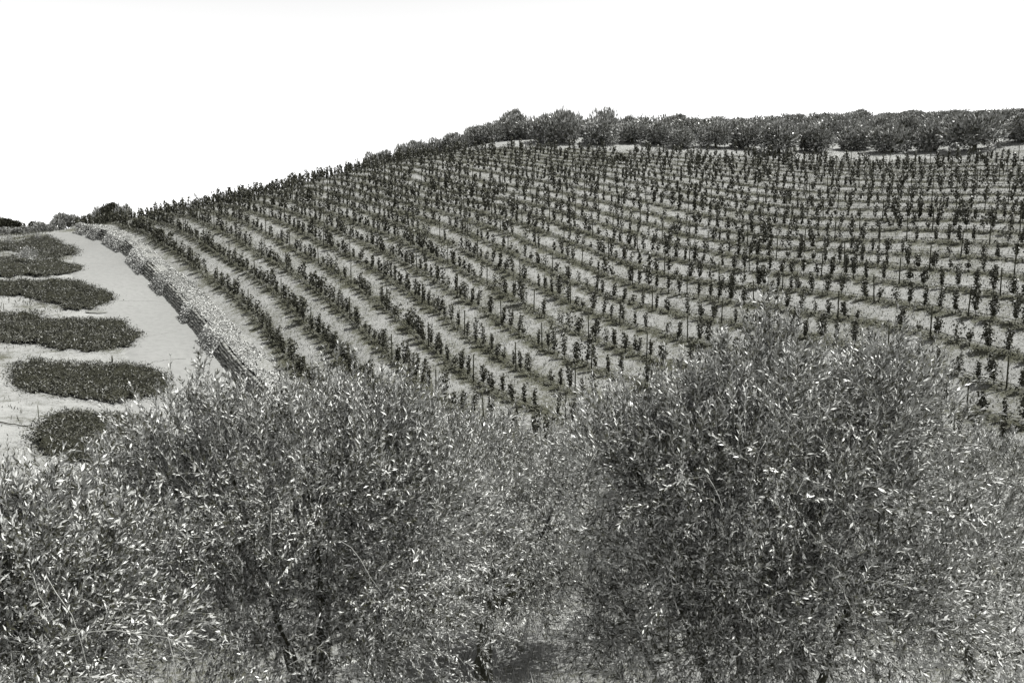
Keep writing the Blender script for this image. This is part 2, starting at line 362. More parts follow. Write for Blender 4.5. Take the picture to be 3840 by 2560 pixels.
def ground_build(n, b):
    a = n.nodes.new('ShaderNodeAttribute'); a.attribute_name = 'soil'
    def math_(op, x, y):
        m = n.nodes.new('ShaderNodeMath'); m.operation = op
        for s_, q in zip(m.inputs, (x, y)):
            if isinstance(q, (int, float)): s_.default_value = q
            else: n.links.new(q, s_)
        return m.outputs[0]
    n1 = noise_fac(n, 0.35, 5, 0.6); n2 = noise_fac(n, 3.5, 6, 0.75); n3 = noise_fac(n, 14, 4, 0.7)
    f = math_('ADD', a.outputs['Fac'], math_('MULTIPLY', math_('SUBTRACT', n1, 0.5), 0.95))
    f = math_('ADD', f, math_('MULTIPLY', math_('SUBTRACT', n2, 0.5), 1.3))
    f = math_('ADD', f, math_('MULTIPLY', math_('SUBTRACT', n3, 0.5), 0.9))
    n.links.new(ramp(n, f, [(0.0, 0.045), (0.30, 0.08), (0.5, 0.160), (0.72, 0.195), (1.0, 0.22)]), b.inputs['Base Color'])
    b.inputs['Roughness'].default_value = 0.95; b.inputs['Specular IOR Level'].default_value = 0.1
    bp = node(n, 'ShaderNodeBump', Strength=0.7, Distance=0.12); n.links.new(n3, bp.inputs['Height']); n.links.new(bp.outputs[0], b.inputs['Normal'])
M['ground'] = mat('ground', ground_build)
link('ground', me, M['ground'], kind='structure')

# ------------------------------------------------------------------ road
def resample(L, n):
    L = np.asarray(L, float); s_ = np.concatenate([[0], np.cumsum(np.linalg.norm(np.diff(L, axis=0), axis=1))])
    t = np.linspace(0, s_[-1], n); return np.stack([np.interp(t, s_, L[:, k]) for k in range(L.shape[1])], 1)
road_r = [(180,873),(250,873),(300,874),(345,890),(400,912),(451,942),(489,979),(530,1027),(583,1079),(604,1100),(698,1206),(761,1283),(800,1328),(876,1425),(936,1490),(1010,1580),(1100,1690)]
road_l = [(176,877),(215,893),(250,912),(275,930),(290,950),(290,975),(300,1000),(310,1030),(330,1070),(380,1110),(395,1150),(470,1190),(510,1240),(520,1290),(560,1360),(600,1420),(560,1500),(560,1600),(560,1720)]
NR = 160
ra = resample(road_r, NR); la = resample(road_l, NR)
hr = hit(ra[:, 0], ra[:, 1]); hl = hit(la[:, 0], la[:, 1])
okk = ~np.isnan(hr[:, 0]) & ~np.isnan(hl[:, 0]); hr = hr[okk]; hl = hl[okk]
ext = hr + (hl - hr) * 1.35
V = []; NW = 24
for a_, b_ in zip(hr, ext):
    t = np.linspace(0, 1, NW)[:, None]; q = a_ * (1 - t) + b_ * t; q[:, 2] = ground_z(q[:, 0], q[:, 1]) + np.interp(t[:, 0], [0, 0.8, 1], [0.09, 0.09, -0.08]); V.append(q)
V = np.array(V); idx = np.arange(V.shape[0] * NW).reshape(-1, NW)
road_me = smooth(mesh('road', V.reshape(-1, 3), np.stack([idx[:-1, :-1].ravel(), idx[1:, :-1].ravel(), idx[1:, 1:].ravel(), idx[:-1, 1:].ravel()], 1)))
M['road'] = noise_mat('road', 2.2, [(0.25, 0.125), (0.5, 0.146), (0.8, 0.160)], bump=0.15, bscale=60)
link('road', road_me, M['road'], kind='structure')
M['crack'] = noise_mat('crack', 5, [(0.3, 0.09), (0.7, 0.13)])
def ribbon(uvs, wd, lift, n=24, jitter=0.0):
    a = resample(uvs, n); h3 = hit(a[:, 0], a[:, 1]); h3 = h3[~np.isnan(h3[:, 0])]
    tg = unit(np.gradient(h3, axis=0)); sd_ = unit(np.cross(tg, [0, 0, 1.0])); h3[:, :2] += rng.normal(0, jitter, (len(h3), 2))
    ww = wd * rng.uniform(0.6, 1.3, (len(h3), 1)); l = h3 + sd_ * ww; r = h3 - sd_ * ww
    for q in (l, r): q[:, 2] = ground_z(q[:, 0], q[:, 1]) + lift
    n = len(h3); v = np.concatenate([l, r]); i = np.arange(n - 1)
    return v, np.stack([i, i + 1, n + i + 1, n + i], 1)
G = Geo()
for L in ([(445,1133),(520,1132),(590,1131)], [(545,1265),(600,1257),(665,1248)], [(570,1362),(640,1352),(700,1350)], [(650,1462),(720,1463),(780,1466)]):
    v, q = ribbon(L, 0.014, 0.105, 24, 0.05); G.add(v, q)
link('road_cracks', G.mesh('road_cracks'), M['crack'], kind='structure')
G = Geo(); ce = hit([360], [1173])[0]; th = np.linspace(0, 2 * math.pi, 20, endpoint=False)
rr = rng.uniform(0.8, 1.1, 20); ring = np.stack([ce[0] + np.cos(th) * 0.75 * rr, ce[1] + np.sin(th) * 0.38 * rr + np.cos(th) * 0.35], 1)
v = np.column_stack([ring, ground_z(ring[:, 0], ring[:, 1]) + 0.10]); v = np.vstack([v, [ce[0], ce[1], ground_z(ce[0], ce[1])[0] + 0.103]])
G.add(v, None, [[i, (i + 1) % 20, 20] for i in range(20)])
link('dirt_patch', G.mesh('dirt_patch'), M['crack'], kind='structure')

ORD = ['zeroth','first','second','third','fourth','fifth','sixth','seventh','eighth','ninth','tenth','eleventh','twelfth','thirteenth','fourteenth','fifteenth','sixteenth','seventeenth','eighteenth','nineteenth','twentieth']
TENS = {20:'twenty',30:'thirty',40:'forty',50:'fifty',60:'sixty',70:'seventy',80:'eighty',90:'ninety'}
def ordinal(n):
    if n <= 20: return ORD[n]
    if n % 10 == 0: return TENS[n][:-1] + 'ieth' if n < 100 else str(n)
    return TENS[n // 10 * 10] + '-' + ORD[n % 10] if n < 100 else str(n) + 'th'

# ------------------------------------------------------------------ stacked-stone retaining wall beside the road, planted bank above it
WH = 1.25
wb = resample(np.array(hr), 400)                       # foot of the wall = right edge of the road
wtg = unit(np.gradient(wb, axis=0)); wside = unit(np.cross(wtg, [0, 0, 1.0]))
if wside[200, 0] < 0: wside = -wside
wu, wv, wd_ = proj(wb)
def wall_section(v0, v1, far, label):
    i0, i1 = np.argmin(abs(wv - v0) + (wu < 170) * 999), np.argmin(abs(wv - v1) + (wu < 170) * 999)
    i0, i1 = min(i0, i1), max(i0, i1); base = wb[i0:i1 + 1]; sd_ = wside[i0:i1 + 1]
    o = link('retaining_wall', None, loc=base[0], label=label, category='wall', group='stacked stone walls along the road')
    n = len(base); H = WH
    core = Geo(); a_ = base + sd_ * 0.10; b_ = base + sd_ * 0.62 + [0, 0, H - 0.03]; c_ = b_ + sd_ * 0.25; d_ = a_ + sd_ * 0.6 - [0, 0, 0.3]
    i = np.arange(n - 1); core.add(np.concatenate([a_, b_, c_, d_]) - base[0], np.concatenate([np.stack([i + k * n, i + 1 + k * n, i + 1 + (k + 1) % 4 * n, i + (k + 1) % 4 * n], 1) for k in range(4)]))
    link('wall_core', core.mesh('wall_core'), M['wall_core'], parent=o)
    s_ = np.concatenate([[0], np.cumsum(np.linalg.norm(np.diff(base, axis=0), axis=1))]); tot = s_[-1]
    nc = 6 if not far else 5
    for c_i in range(nc):
        h = (c_i + 0.5) / nc; pos = rng.uniform(-0.6, 0)
        while pos < tot - 0.1:
            ln = rng.uniform(0.35, 0.85) if not far else rng.uniform(1.2, 2.2); a0, a1 = max(0, pos + 0.02), min(tot, pos + ln - 0.02); pos += ln
            if a1 - a0 < 0.15: continue
            mid = (a0 + a1) / 2; pt = np.array([np.interp(mid, s_, base[:, k]) for k in range(3)]); tt = unit(np.array([np.interp(a1, s_, base[:, k]) - np.interp(a0, s_, base[:, k]) for k in range(3)]))
            sd1 = sd_[min(n - 1, int(mid / tot * n))]; cc = pt + sd1 * (0.06 + 0.52 * h + rng.uniform(-0.06, 0.06)) + [0, 0, h * H + rng.uniform(-0.03, 0.03)]
            gg = Geo(); hh = H / nc * rng.uniform(0.18, 0.27)
            gg.box([0, 0, 0], tt * (a1 - a0) / 2, sd1 * 0.15, np.array([0, 0, hh]), jit=0.022)
            link('stone', gg.mesh('stone'), M['stone'], parent=o, loc=cc - base[0])
    return base, sd_
walls = [(942,978,False,'short weathered dry-stone wall at the road bend, between two trailing mats'),
         (1027,1079,False,'dry-stone wall section beside the road, just below the bend'),
         (1102,1196,False,'long middle dry-stone wall section beside the widest part of the road'),
         (1208,1286,False,'dry-stone wall section directly below the long middle one'),
         (1330,1590,False,'lowest dry-stone wall section, running down behind the olive shoots'),
         (899,911,True,'small dark wall face at the start of the road bend'),
         (880,889,True,'small dark wall face next to the road crest')]
for a_ in walls: wall_section(*a_)

bank_edge = [(380,843),(404,847),(481,870),(540,908),(590,950),(638,998),(723,1053),(800,1134),(876,1215),(936,1274),(1000,1338),(1060,1400),(1150,1500),(1250,1620)]
bank_top0 = [(225,864),(300,864),(345,870),(400,885),(464,919),(502,945),(553,993),(623,1062),(687,1132),(766,1223),(829,1300),(900,1400),(960,1470),(1030,1560)]
be = resample(bank_edge, 90); hb = hit(be[:, 0], be[:, 1]); good = ~np.isnan(hb[:, 0]); hb = hb[good]
wt = resample(wb + wside * 0.62 + [0, 0, WH + 0.04], 300)
bt = []
for q in hb:
    k = np.argmin(np.linalg.norm(wt[:, :2] - q[:2], axis=1)); bt.append(wt[k])
bt = np.array(bt); bt = np.array([bt[max(0, i - 3):i + 4].mean(0) for i in range(len(bt))])
NB = 14; V = []
for a_, b_ in zip(bt, hb):
    t = np.linspace(0, 1, NB)[:, None]; q = a_ * (1 - t) + b_ * t
    zg = ground_z(q[:, 0], q[:, 1]); q[:, 2] = np.maximum(q[:, 2] + rng.normal(0, 0.06, NB), zg + 0.03); q[-1, 2] = zg[-1] - 0.03; V.append(q)
V = np.array(V); idx = np.arange(V.shape[0] * NB).reshape(-1, NB)
M['bank'] = noise_mat('bank', 9.0, [(0.35, 0.06), (0.5, 0.14), (0.65, 0.2)], bump=0.8, bscale=14)
link('bank', smooth(mesh('bank', V.reshape(-1, 3), np.stack([idx[:-1, :-1].ravel(), idx[1:, :-1].ravel(), idx[1:, 1:].ravel(), idx[:-1, 1:].ravel()], 1))), M['bank'], kind='structure')
# pale creeping plants on the bank, one leafy sheet nobody could count
n = 26000; i_ = rng.integers(0, len(V) - 1, n); t_ = rng.uniform(0, 1, (n, 1)); s2 = rng.uniform(0, NB - 1.01, n); j_ = s2.astype(int); f_ = (s2 - j_)[:, None]
q = (V[i_, j_] * (1 - t_) + V[i_ + 1, j_] * t_) * (1 - f_) + (V[i_, j_ + 1] * (1 - t_) + V[i_ + 1, j_ + 1] * t_) * f_
keep = (np.sin(q[:, 0] * 1.1 + 2) * np.cos(q[:, 1] * 0.6) > -0.55); q = q[keep]
cop = wt[rng.integers(20, 299, 5000)] + rng.normal(0, 1, (5000, 3)) * [0.16, 0.16, 0.05] + [0.22, 0.05, 0.04]; cop = cop[np.sin(cop[:, 1] * 1.9) + rng.normal(0, 0.4, 5000) > -0.1]; q = np.vstack([q, cop])
G = Geo(); G.leaves(q, rdir(len(q)) * [1, 1, 0.35] + [0, 0, 0.25], rdir(len(q)) + [0, 0, 2.5], rng.uniform(0.08, 0.2, len(q)), rng.uniform(0.05, 0.12, len(q)))
link('ground_cover', G.mesh('ground_cover'), M['mat_leaf'], kind='stuff', label='pale creeping ground cover on the bank above the stone walls', category='ground cover')
# trailing mats hanging over the wall between the bare stone sections
mats = [(979,1026,'pale creeping mat spilling over the wall below the bend'),(1080,1101,'small creeping tuft on the wall between its two middle sections'),(1197,1207,'narrow creeping tuft on the wall above the lower road'),
        (1287,1329,'leafy creeping mat on the wall beside the lower road'),(912,941,'creeping mat spilling over the wall at the road bend'),(890,898,'creeping mat between the two small dark wall faces'),(874,879,'creeping mat on the wall beside the road crest')]
for v0, v1, lab in mats:
    i0, i1 = np.argmin(abs(wv - v0) + (wu < 170) * 999), np.argmin(abs(wv - v1) + (wu < 170) * 999); i0, i1 = min(i0, i1), max(i0, i1)
    i0 = max(0, i0 - 2); i1 = min(399, i1 + 2); base = wb[i0]; nn_ = int(700 + 160 * (i1 - i0)); k = rng.integers(i0, i1 + 1, nn_); h = rng.uniform(0, 1.08, nn_)[:, None]
    q = wb[k] + wside[k] * (h * 0.7 - 0.16 + rng.uniform(-0.35, 0.12, (nn_, 1))) + np.concatenate([np.zeros((nn_, 2)), h * WH], 1) + wtg[k] * rng.uniform(-0.3, 0.3, (nn_, 1))
    G = Geo(); G.leaves(q - base, -wside[k] * 0.6 + rdir(nn_) * 0.7 + [0, 0, -0.25], rdir(nn_) - wside[k] * 0.3 + [0, 0, 1.6], rng.uniform(0.08, 0.2, nn_), rng.uniform(0.05, 0.12, nn_))
    o = link('trailing_plant', G.mesh('trailing_plant'), M['mat_leaf'], loc=base, label=lab, category='plant', group='creeping plants over the stone walls')

# ------------------------------------------------------------------ dark planted beds on the terraces left of the road
def in_poly(x, y, poly):
    c_ = np.zeros(len(x), bool); n = len(poly)
    for i in range(n):
        x1, y1 = poly[i]; x2, y2 = poly[(i + 1) % n]
        cross = ((y1 > y) != (y2 > y)) & (x < (x2 - x1) * (y - y1) / (y2 - y1 + 1e-12) + x1); c_ ^= cross
    return c_
beds = [
 ([(-200,905),(30,900),(110,893),(180,882),(215,893),(255,915),(285,938),(306,955),(290,958),(250,962),(200,970),(150,975),(130,965),(60,945),(-200,960)], 0.35, 0.5, 'grassy dark planted bed under the road crest, topmost of the left beds'),
 ([(-300,962),(0,965),(60,968),(130,972),(190,978),(250,985),(290,996),(330,1008),(338,1014),(290,1022),(240,1035),(180,1040),(100,1042),(0,1045),(-300,1045)], 0.55, 1.0, 'very dark flat bed with the bushy young olive, second from the crest'),
 ([(-300,1050),(0,1055),(70,1045),(160,1045),(230,1045),(310,1055),(330,1068),(380,1072),(415,1090),(430,1115),(440,1133),(400,1145),(350,1162),(290,1167),(240,1168),(200,1150),(120,1120),(0,1115),(-300,1115)], 0.6, 0.85, 'dark bed with pale weeds on its left half, third from the crest'),
 ([(-300,1170),(0,1175),(60,1170),(150,1178),(230,1188),(330,1188),(420,1195),(480,1212),(515,1235),(545,1262),(520,1285),(480,1305),(400,1316),(310,1322),(200,1310),(100,1290),(0,1292),(-300,1290)], 0.6, 1.0, 'large dark bed with a small stake, fourth from the crest'),
 ([(25,1390),(60,1350),(120,1338),(200,1345),(300,1352),(400,1355),(500,1357),(570,1370),(630,1400),(650,1440),(640,1475),(580,1505),(490,1520),(380,1516),(290,1500),(200,1488),(110,1478),(50,1450)], 0.6, 0.95, 'oval dark bed at the foot of the road, largest whole one'),
 ([(110,1640),(130,1590),(190,1550),(270,1536),(380,1540),(480,1548),(560,1560),(640,1600),(640,1680),(600,1740),(520,1760),(400,1755),(280,1740),(170,1715),(115,1690)], 0.65, 1.0, 'lowest oval dark bed, partly behind the olive branches'),
]
hedge_roots = []
for poly, H, dens, lab in beds:
    pa = np.array(poly, float); dep = float(np.nanmedian(proj(hit(pa[2:, 0], pa[2:, 1]))[2])); lift_px = H * F / dep * 0.5
    pc = [(u_, v_ + (lift_px if v_ < (np.array([q_[1] for q_ in poly if abs(q_[0] - u_) < 220]).min() + np.array([q_[1] for q_ in poly if abs(q_[0] - u_) < 220]).max()) / 2 else 0)) for u_, v_ in poly]
    pp = resample(pc + pc[:1], 90); ph_ = rng.uniform(0, 6.28, 4); aa_ = np.linspace(0, 6.283, len(pp)); pp += np.stack([np.sin(aa_ * 9 + ph_[0]) * 5, np.sin(aa_ * 13 + ph_[1]) * 3 + np.sin(aa_ * 7 + ph_[2]) * 2], 1) + rng.normal(0, 2.5, pp.shape); h3 = hit(pp[:, 0], pp[:, 1]); h3 = h3[~np.isnan(h3[:, 0])]; pl = h3[:, :2]
    lo, hi = pl.min(0), pl.max(0); st = 0.35
    bx, by = np.meshgrid(np.arange(lo[0], hi[0] + st, st), np.arange(lo[1], hi[1] + st, st)); sh = bx.shape
    ins = in_poly(bx.ravel(), by.ravel(), pl).reshape(sh)
    kd2 = KDTree(len(pl))
    for n_, p_ in enumerate(pl): kd2.insert((p_[0], p_[1], 0), n_)
    kd2.balance()
    de = np.array([kd2.find((x_, y_, 0))[2] for x_, y_ in zip(bx.ravel(), by.ravel())]).reshape(sh)
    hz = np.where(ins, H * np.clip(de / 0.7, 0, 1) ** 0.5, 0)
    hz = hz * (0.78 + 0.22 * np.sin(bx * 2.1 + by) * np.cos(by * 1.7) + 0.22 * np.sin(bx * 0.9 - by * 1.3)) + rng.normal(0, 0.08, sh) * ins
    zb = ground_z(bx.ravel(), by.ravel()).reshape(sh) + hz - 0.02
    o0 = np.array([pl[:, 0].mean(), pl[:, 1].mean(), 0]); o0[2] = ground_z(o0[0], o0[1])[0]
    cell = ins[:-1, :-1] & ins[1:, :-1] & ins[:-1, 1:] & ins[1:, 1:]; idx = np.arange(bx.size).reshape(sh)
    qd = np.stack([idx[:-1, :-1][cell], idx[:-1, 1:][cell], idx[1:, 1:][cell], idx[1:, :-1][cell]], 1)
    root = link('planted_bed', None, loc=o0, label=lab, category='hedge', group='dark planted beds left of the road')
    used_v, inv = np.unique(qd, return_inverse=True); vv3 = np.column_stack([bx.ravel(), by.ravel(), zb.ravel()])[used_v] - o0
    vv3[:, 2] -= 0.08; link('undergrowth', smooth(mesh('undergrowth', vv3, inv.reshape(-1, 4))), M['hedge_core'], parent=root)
    area = ins.sum() * st * st; n = int(min(30000, area * 230 * dens)); k = rng.choice(np.where(ins.ravel())[0], n)
    q = np.column_stack([bx.ravel()[k] + rng.normal(0, 0.75, n) * st, by.ravel()[k] + rng.normal(0, 0.75, n) * st, np.zeros(n)])
    q[:, 2] = bilin_z = ground_z(q[:, 0], q[:, 1]) + hz.ravel()[k] * rng.uniform(0.55, 1.0, n) + 0.0
    G = Geo(); G.leaves(q - o0, rdir(n) * [1, 1, 0.6] + [0, 0, 0.7], rdir(n) + [0, 0, 0.8], rng.uniform(0.1, 0.22, n) * np.where(rng.random(n) < 0.04, 1.9, 1.0), rng.uniform(0.04, 0.07, n))
    link('foliage', G.mesh('foliage'), M['hedge_leaf'], parent=root, kind='stuff'); hedge_roots.append(root)

# ------------------------------------------------------------------ vines
def vine_mesh(h, wdt, nleaf, seed):
    r = np.random.default_rng(seed); z0 = r.uniform(0.28, 0.45)
    lean = r.normal(0, 0.05, 2); nb = r.integers(3, 6); lf = Geo(); wood = Geo()
    tz = np.linspace(0, z0 + 0.25, 5); wood.tube(np.stack([lean[0] * tz + r.normal(0, 0.012, 5), lean[1] * tz + r.normal(0, 0.012, 5), tz], 1), np.linspace(0.022, 0.012, 5), 5)
    q, nl = [], nleaf // nb
    for b_ in range(nb):
        off = r.normal(0, wdt * 0.33, 2); top = h * (1 - 0.3 * abs(r.normal(0, 0.5))); top = max(top, z0 + 0.3)
        t = np.sort(r.uniform(0, 1, nl)); zc = z0 + (top - z0) * t
        bulge = 0.35 + 0.65 * np.sin(np.clip(t, 0, 1) * math.pi) + 0.25 * r.uniform(0, 1, nl)
        x = off[0] * np.minimum(1, t * 3) + lean[0] * zc + r.normal(0, wdt * 0.26, nl) * bulge; y = off[1] * np.minimum(1, t * 3) + lean[1] * zc + r.normal(0, wdt * 0.20, nl) * bulge
        q.append(np.stack([x, y, zc], 1))
        wood.tube(np.array([[lean[0] * z0, lean[1] * z0, z0], [off[0] * 0.7 + lean[0] * z0, off[1] * 0.7, z0 + 0.2], [off[0] + lean[0] * top, off[1] + lean[1] * top, top]]), [0.012, 0.009, 0.004], 4)
    q = np.concatenate(q); n = len(q); dr = unit(r.normal(0, 1, (n, 3))) * [1, 1, 0.5] + [0, 0, -0.5]
    lf.leaves(q, dr, unit(r.normal(0, 1, (n, 3))) + [0, 0, 0.5], r.uniform(0.10, 0.16, n), r.uniform(0.10, 0.15, n), 0.15)
    return lf, wood
KINDS_V = [('tall slim', 1.85, 0.24, 190), ('tall bushy', 1.85, 0.50, 330), ('mid-height slim', 1.55, 0.22, 150), ('mid-height leafy', 1.5, 0.36, 220), ('low', 1.05, 0.26, 90), ('tall ragged', 2.05, 0.28, 170), ('mid-height sparse', 1.45, 0.26, 85), ('tall dense', 1.75, 0.32, 270)]
VM = []
for i, (nm, h, wdt, nl) in enumerate(KINDS_V):
    for s_ in range(2):
        lf, wo = vine_mesh(h, wdt, nl, 100 + i * 5 + s_); VM.append((nm, lf.mesh('foliage'), wo.mesh('stem'), lf, wo))
weights = np.repeat([0.16, 0.10, 0.2, 0.15, 0.11, 0.09, 0.09, 0.10], 2) / 2; weights /= weights.sum()

# silhouette of the near olives in the photo: what stands behind it is not in view
NEAR = [(0,1760),(150,1740),(250,1760),(420,1790),(470,1700),(600,1560),(680,1420),(740,1350),(830,1400),(950,1460),(1110,1440),(1200,1500),(1400,1500),(1560,1490),(1590,1600),(1640,1650),(1700,1600),(1850,1540),(2000,1570),(2180,1620),(2250,1520),(2400,1470),(2600,1400),(2650,1250),(2800,1180),(2870,1090),(2960,1180),(3050,1280),(3300,1320),(3400,1300),(3500,1420),(3540,1560),(3640,1600),(3840,1700)]
nu, nv = zip(*NEAR)
POSTS = [(282,842),(366,836),(518,860),(578,893),(721,1002),(812,1068),(927,1162),(1015,1270),(1145,1432),(630,845),(770,919),(849,985),(1048,1121),(1168,1236),(1311,1381),(736,828),(806,855),(885,902),(973,961),(1074,1015),(1183,1091),(1310,1198),(1456,1353),(1625,1495),
 (998,878),(1091,932),(1196,989),(1315,1064),(1447,1162),(1602,1296),(1778,1432),(1109,867),(1206,918),(1315,965),(1438,1040),(1577,1136),(1738,1253),(1923,1389),(1215,845),(1317,891),(1430,942),(1561,1015),(1706,1108),(1873,1217),(1424,869),(1544,920),(1678,991),(1831,1069),(2002,1173),(2201,1267),(2437,1343),
 (1512,853),(1653,900),(1792,968),(1948,1043),(2128,1142),(2331,1212),(2574,1275),(1416,772),(1518,803),(1632,837),(1760,879),(1904,946),(2066,1022),(2247,1095),(2450,1160),(2705,1214),(2997,1262),(3788,1452),(1731,819),(1868,871),(2011,920),(2175,996),(2362,1074),(2575,1107),(2833,1135),(3130,1198),(3488,1269),
 (1961,842),(2115,902),(2284,962),(2477,1035),(2695,1071),(2953,1079),(3257,1134),(3624,1191),(1922,785),(2058,829),(2217,884),(2386,941),(2583,985),(2805,1022),(3070,1045),(3378,1063),(3749,1113),(2013,772),(2154,814),(2310,853),(2490,907),(2691,930),(2914,977),(3182,980),(3493,1003),
 (2102,759),(2245,796),(2406,837),(2583,886),(2786,929),(3018,937),(3288,951),(3605,965),(2055,715),(2188,743),(2333,777),(2680,862),(2884,883),(3120,904),(3389,912),(3716,915),(2016,673),(2138,697),(2272,720),(2420,758),(2586,795),(2768,834),(2978,847),(3218,865),(3492,865),(3817,868),
 (2219,681),(2354,712),(2505,743),(2674,771),(2859,803),(3072,823),(3313,826),(3589,831),(2170,645),(2296,671),(2435,697),(2758,745),(2945,777),(3161,779),(3406,790),(3687,795),(2243,637),(2513,680),(2667,709),(2838,732),(3031,750),(3247,756),(3497,758),(3776,761),
 (2745,685),(2919,701),(3112,722),(3333,732),(3580,732),(2820,672),(3192,709),(3413,706),(3663,706),(2896,659),(3270,670),(3494,685),(3746,675)]
hp = hit([p[0] for p in POSTS], [p[1] for p in POSTS])
post_at = {k: [] for k in rows}
for q in hp:
    if np.isnan(q[0]): continue
    best = min(rows, key=lambda k: np.min(np.hypot(*(rows[k][:, :2] - q[:2]).T))); dd = np.hypot(*(rows[best][:, :2] - q[:2]).T); i = int(np.argmin(dd))
    if dd[i] < 2.2: post_at[best].append(i)
vines, posts = [], []
for k, R in rows.items():
    n = len(R); sg = post_at[k] = sorted(set(post_at[k])); i = 6
    while i < n:                                   # fill the stretches where no stake was traced
        if not sg or min(abs(i - j) for j in sg) > 12: sg.append(i)
        i += 14
    sg = sorted(sg)
    for i in sg: posts.append((k, i, R[i]))
    i = 1.0
    while i < n - 1:
        j = int(i); i += rng.uniform(2.35, 3.2)
        vig = math.sin(R[j][0] * 0.21 + k) * math.cos(R[j][1] * 0.17 - k * 0.5)
        if rng.random() < 0.06 - 0.06 * vig or (sg and min(abs(j - s_) for s_ in sg) < 1): continue
        p = R[j].copy(); p[:2] += rng.normal(0, 0.06, 2); p[2] = ground_z(p[0], p[1])[0] - 0.02
        vines.append((k, j, p, int(rng.choice(len(VM), p=weights)), rng.uniform(0.82, 1.12) * (1 + 0.12 * vig), rng.uniform(0, 6.28)))
def visible(p, margin=0):
    u, v, d = proj(p); u, v, d = u[0], v[0], d[0]
    return 0 < u < 3840 and v - 0.6 / d * F < np.interp(u, nu, nv) - margin, u, v, d
info = []
for x in vines:
    vis, u, v, d = visible(x[2]); info.append((vis, u, v, d))
size = [(-(i[3]) if i[0] else -1e9) for i in info]
pick = set(np.argsort(size)[::-1][:300].tolist())
count_in_row = {}
order = sorted([i for i in range(len(vines)) if info[i][0]], key=lambda i: (vines[i][0], -info[i][1])); rank = {}
for i in order:
    count_in_row[vines[i][0]] = count_in_row.get(vines[i][0], 0) + 1; rank[i] = count_in_row[vines[i][0]]
def xf(v, p, s_, a):
    c_, s1 = math.cos(a), math.sin(a); o_ = v * s_; return np.stack([o_[:, 0] * c_ - o_[:, 1] * s1, o_[:, 0] * s1 + o_[:, 1] * c_, o_[:, 2]], 1) + p
far_l, far_w = Geo(), Geo()
for i, (k, j, p, m, s_, a) in enumerate(vines):
    nm, ml, mw, gl, gw = VM[m]
    if i in pick:
        o = link('grapevine', None, loc=p, label=f'{nm} grapevine, {ordinal(rank[i])} from the right end of the {ordinal(k)} row from the wall', category='grapevine', group='grapevines in rows on the slope')
        o.rotation_euler = (0, 0, a); o.scale = (s_, s_, s_)
        link('stem', mw, M['vine_wood'], parent=o); link('foliage', ml, M['vine_leaf'], parent=o, kind='stuff')
    else:
        u, v, d = info[i][1:]
        if u < -150 or u > 4300: continue
        step = 2 if d < 85 else 3
        lv = np.concatenate(gl.v).reshape(-1, 4, 3)[::step]; f = 1.35 if step == 2 else 1.65
        if f > 1: c0 = lv.mean(1, keepdims=True); lv = c0 + (lv - c0) * f
        lv = xf(lv.reshape(-1, 3), p, s_, a); far_l.add(lv, np.arange(len(lv)).reshape(-1, 4))
        w_ = xf(np.concatenate(gw.v), p, s_, a); far_w.add(w_[:27], np.concatenate(gw.q)[:20] if False else gw.q[0])
me = far_l.mesh('distant_grapevines'); me.materials.append(M['vine_leaf'])
link('distant_grapevines', me, None, kind='stuff', label='small distant grapevines filling the rows higher up the slope', category='grapevines')
print('vines', len(vines), 'posts', len(posts))

# stakes
pv_ = []
for k, i, p in posts:
    u, v, d = proj(p)
    if 0 < u[0] < 3840 and v[0] - 1.5 / d[0] * F < np.interp(u[0], nu, nv): pv_.append((k, p, u[0], d[0]))
pv_.sort(key=lambda x: (x[0], -x[2])); PM = []
for s_ in range(4):
    G = Geo(); lx, ly = rng.normal(0, 0.012, 2); tz = np.array([-0.1, 0.6, 1.2, 1.72, 1.76]); G.tube(np.stack([lx * tz, ly * tz, tz], 1), [0.045, 0.043, 0.041, 0.04, 0.03], 7); PM.append(G.mesh('wooden_stake'))
cnt = {}
keep_i = set(sorted(range(len(pv_)), key=lambda i: pv_[i][3])[:300])
for i, (k, p, u, d) in enumerate(pv_):
    cnt[k] = cnt.get(k, 0) + 1
    if i not in keep_i: continue
    o = link('wooden_stake', PM[i % 4], M['post_wood'], loc=p, label=f'dark wooden stake, {ordinal(cnt[k])} from the right end of the {ordinal(k)} row from the wall', category='stake', group='wooden stakes in the vine rows')
    o.rotation_euler = (rng.normal(0, 0.02), rng.normal(0, 0.02), rng.uniform(0, 6))
print('stakes', len(pv_))
# low dark weeds in the unmown strip under the vines
wl = np.concatenate([R[rng.integers(0, len(R), len(R) * 9)] for R in rows.values()]); u, v, d = proj(wl); wl = wl[(u > 0) & (u < 3900) & (rng.random(len(u)) < 0.9)]
wl[:, 0] += rng.normal(0, 0.28, len(wl)); wl[:, 1] += rng.normal(0, 0.28, len(wl)); wl[:, 2] = ground_z(wl[:, 0], wl[:, 1]) + rng.uniform(0, 0.1, len(wl))
G = Geo(); G.leaves(wl, rdir(len(wl)) * [1, 1, 0.3] + [0, 0, 0.5], rdir(len(wl)) + [0, 0, 1.0], rng.uniform(0.14, 0.34, len(wl)), rng.uniform(0.05, 0.12, len(wl)))
link('row_weeds', G.mesh('row_weeds'), M['row_weed'], kind='stuff', label='low dark weeds in the unmown strips under the vine rows', category='weeds')
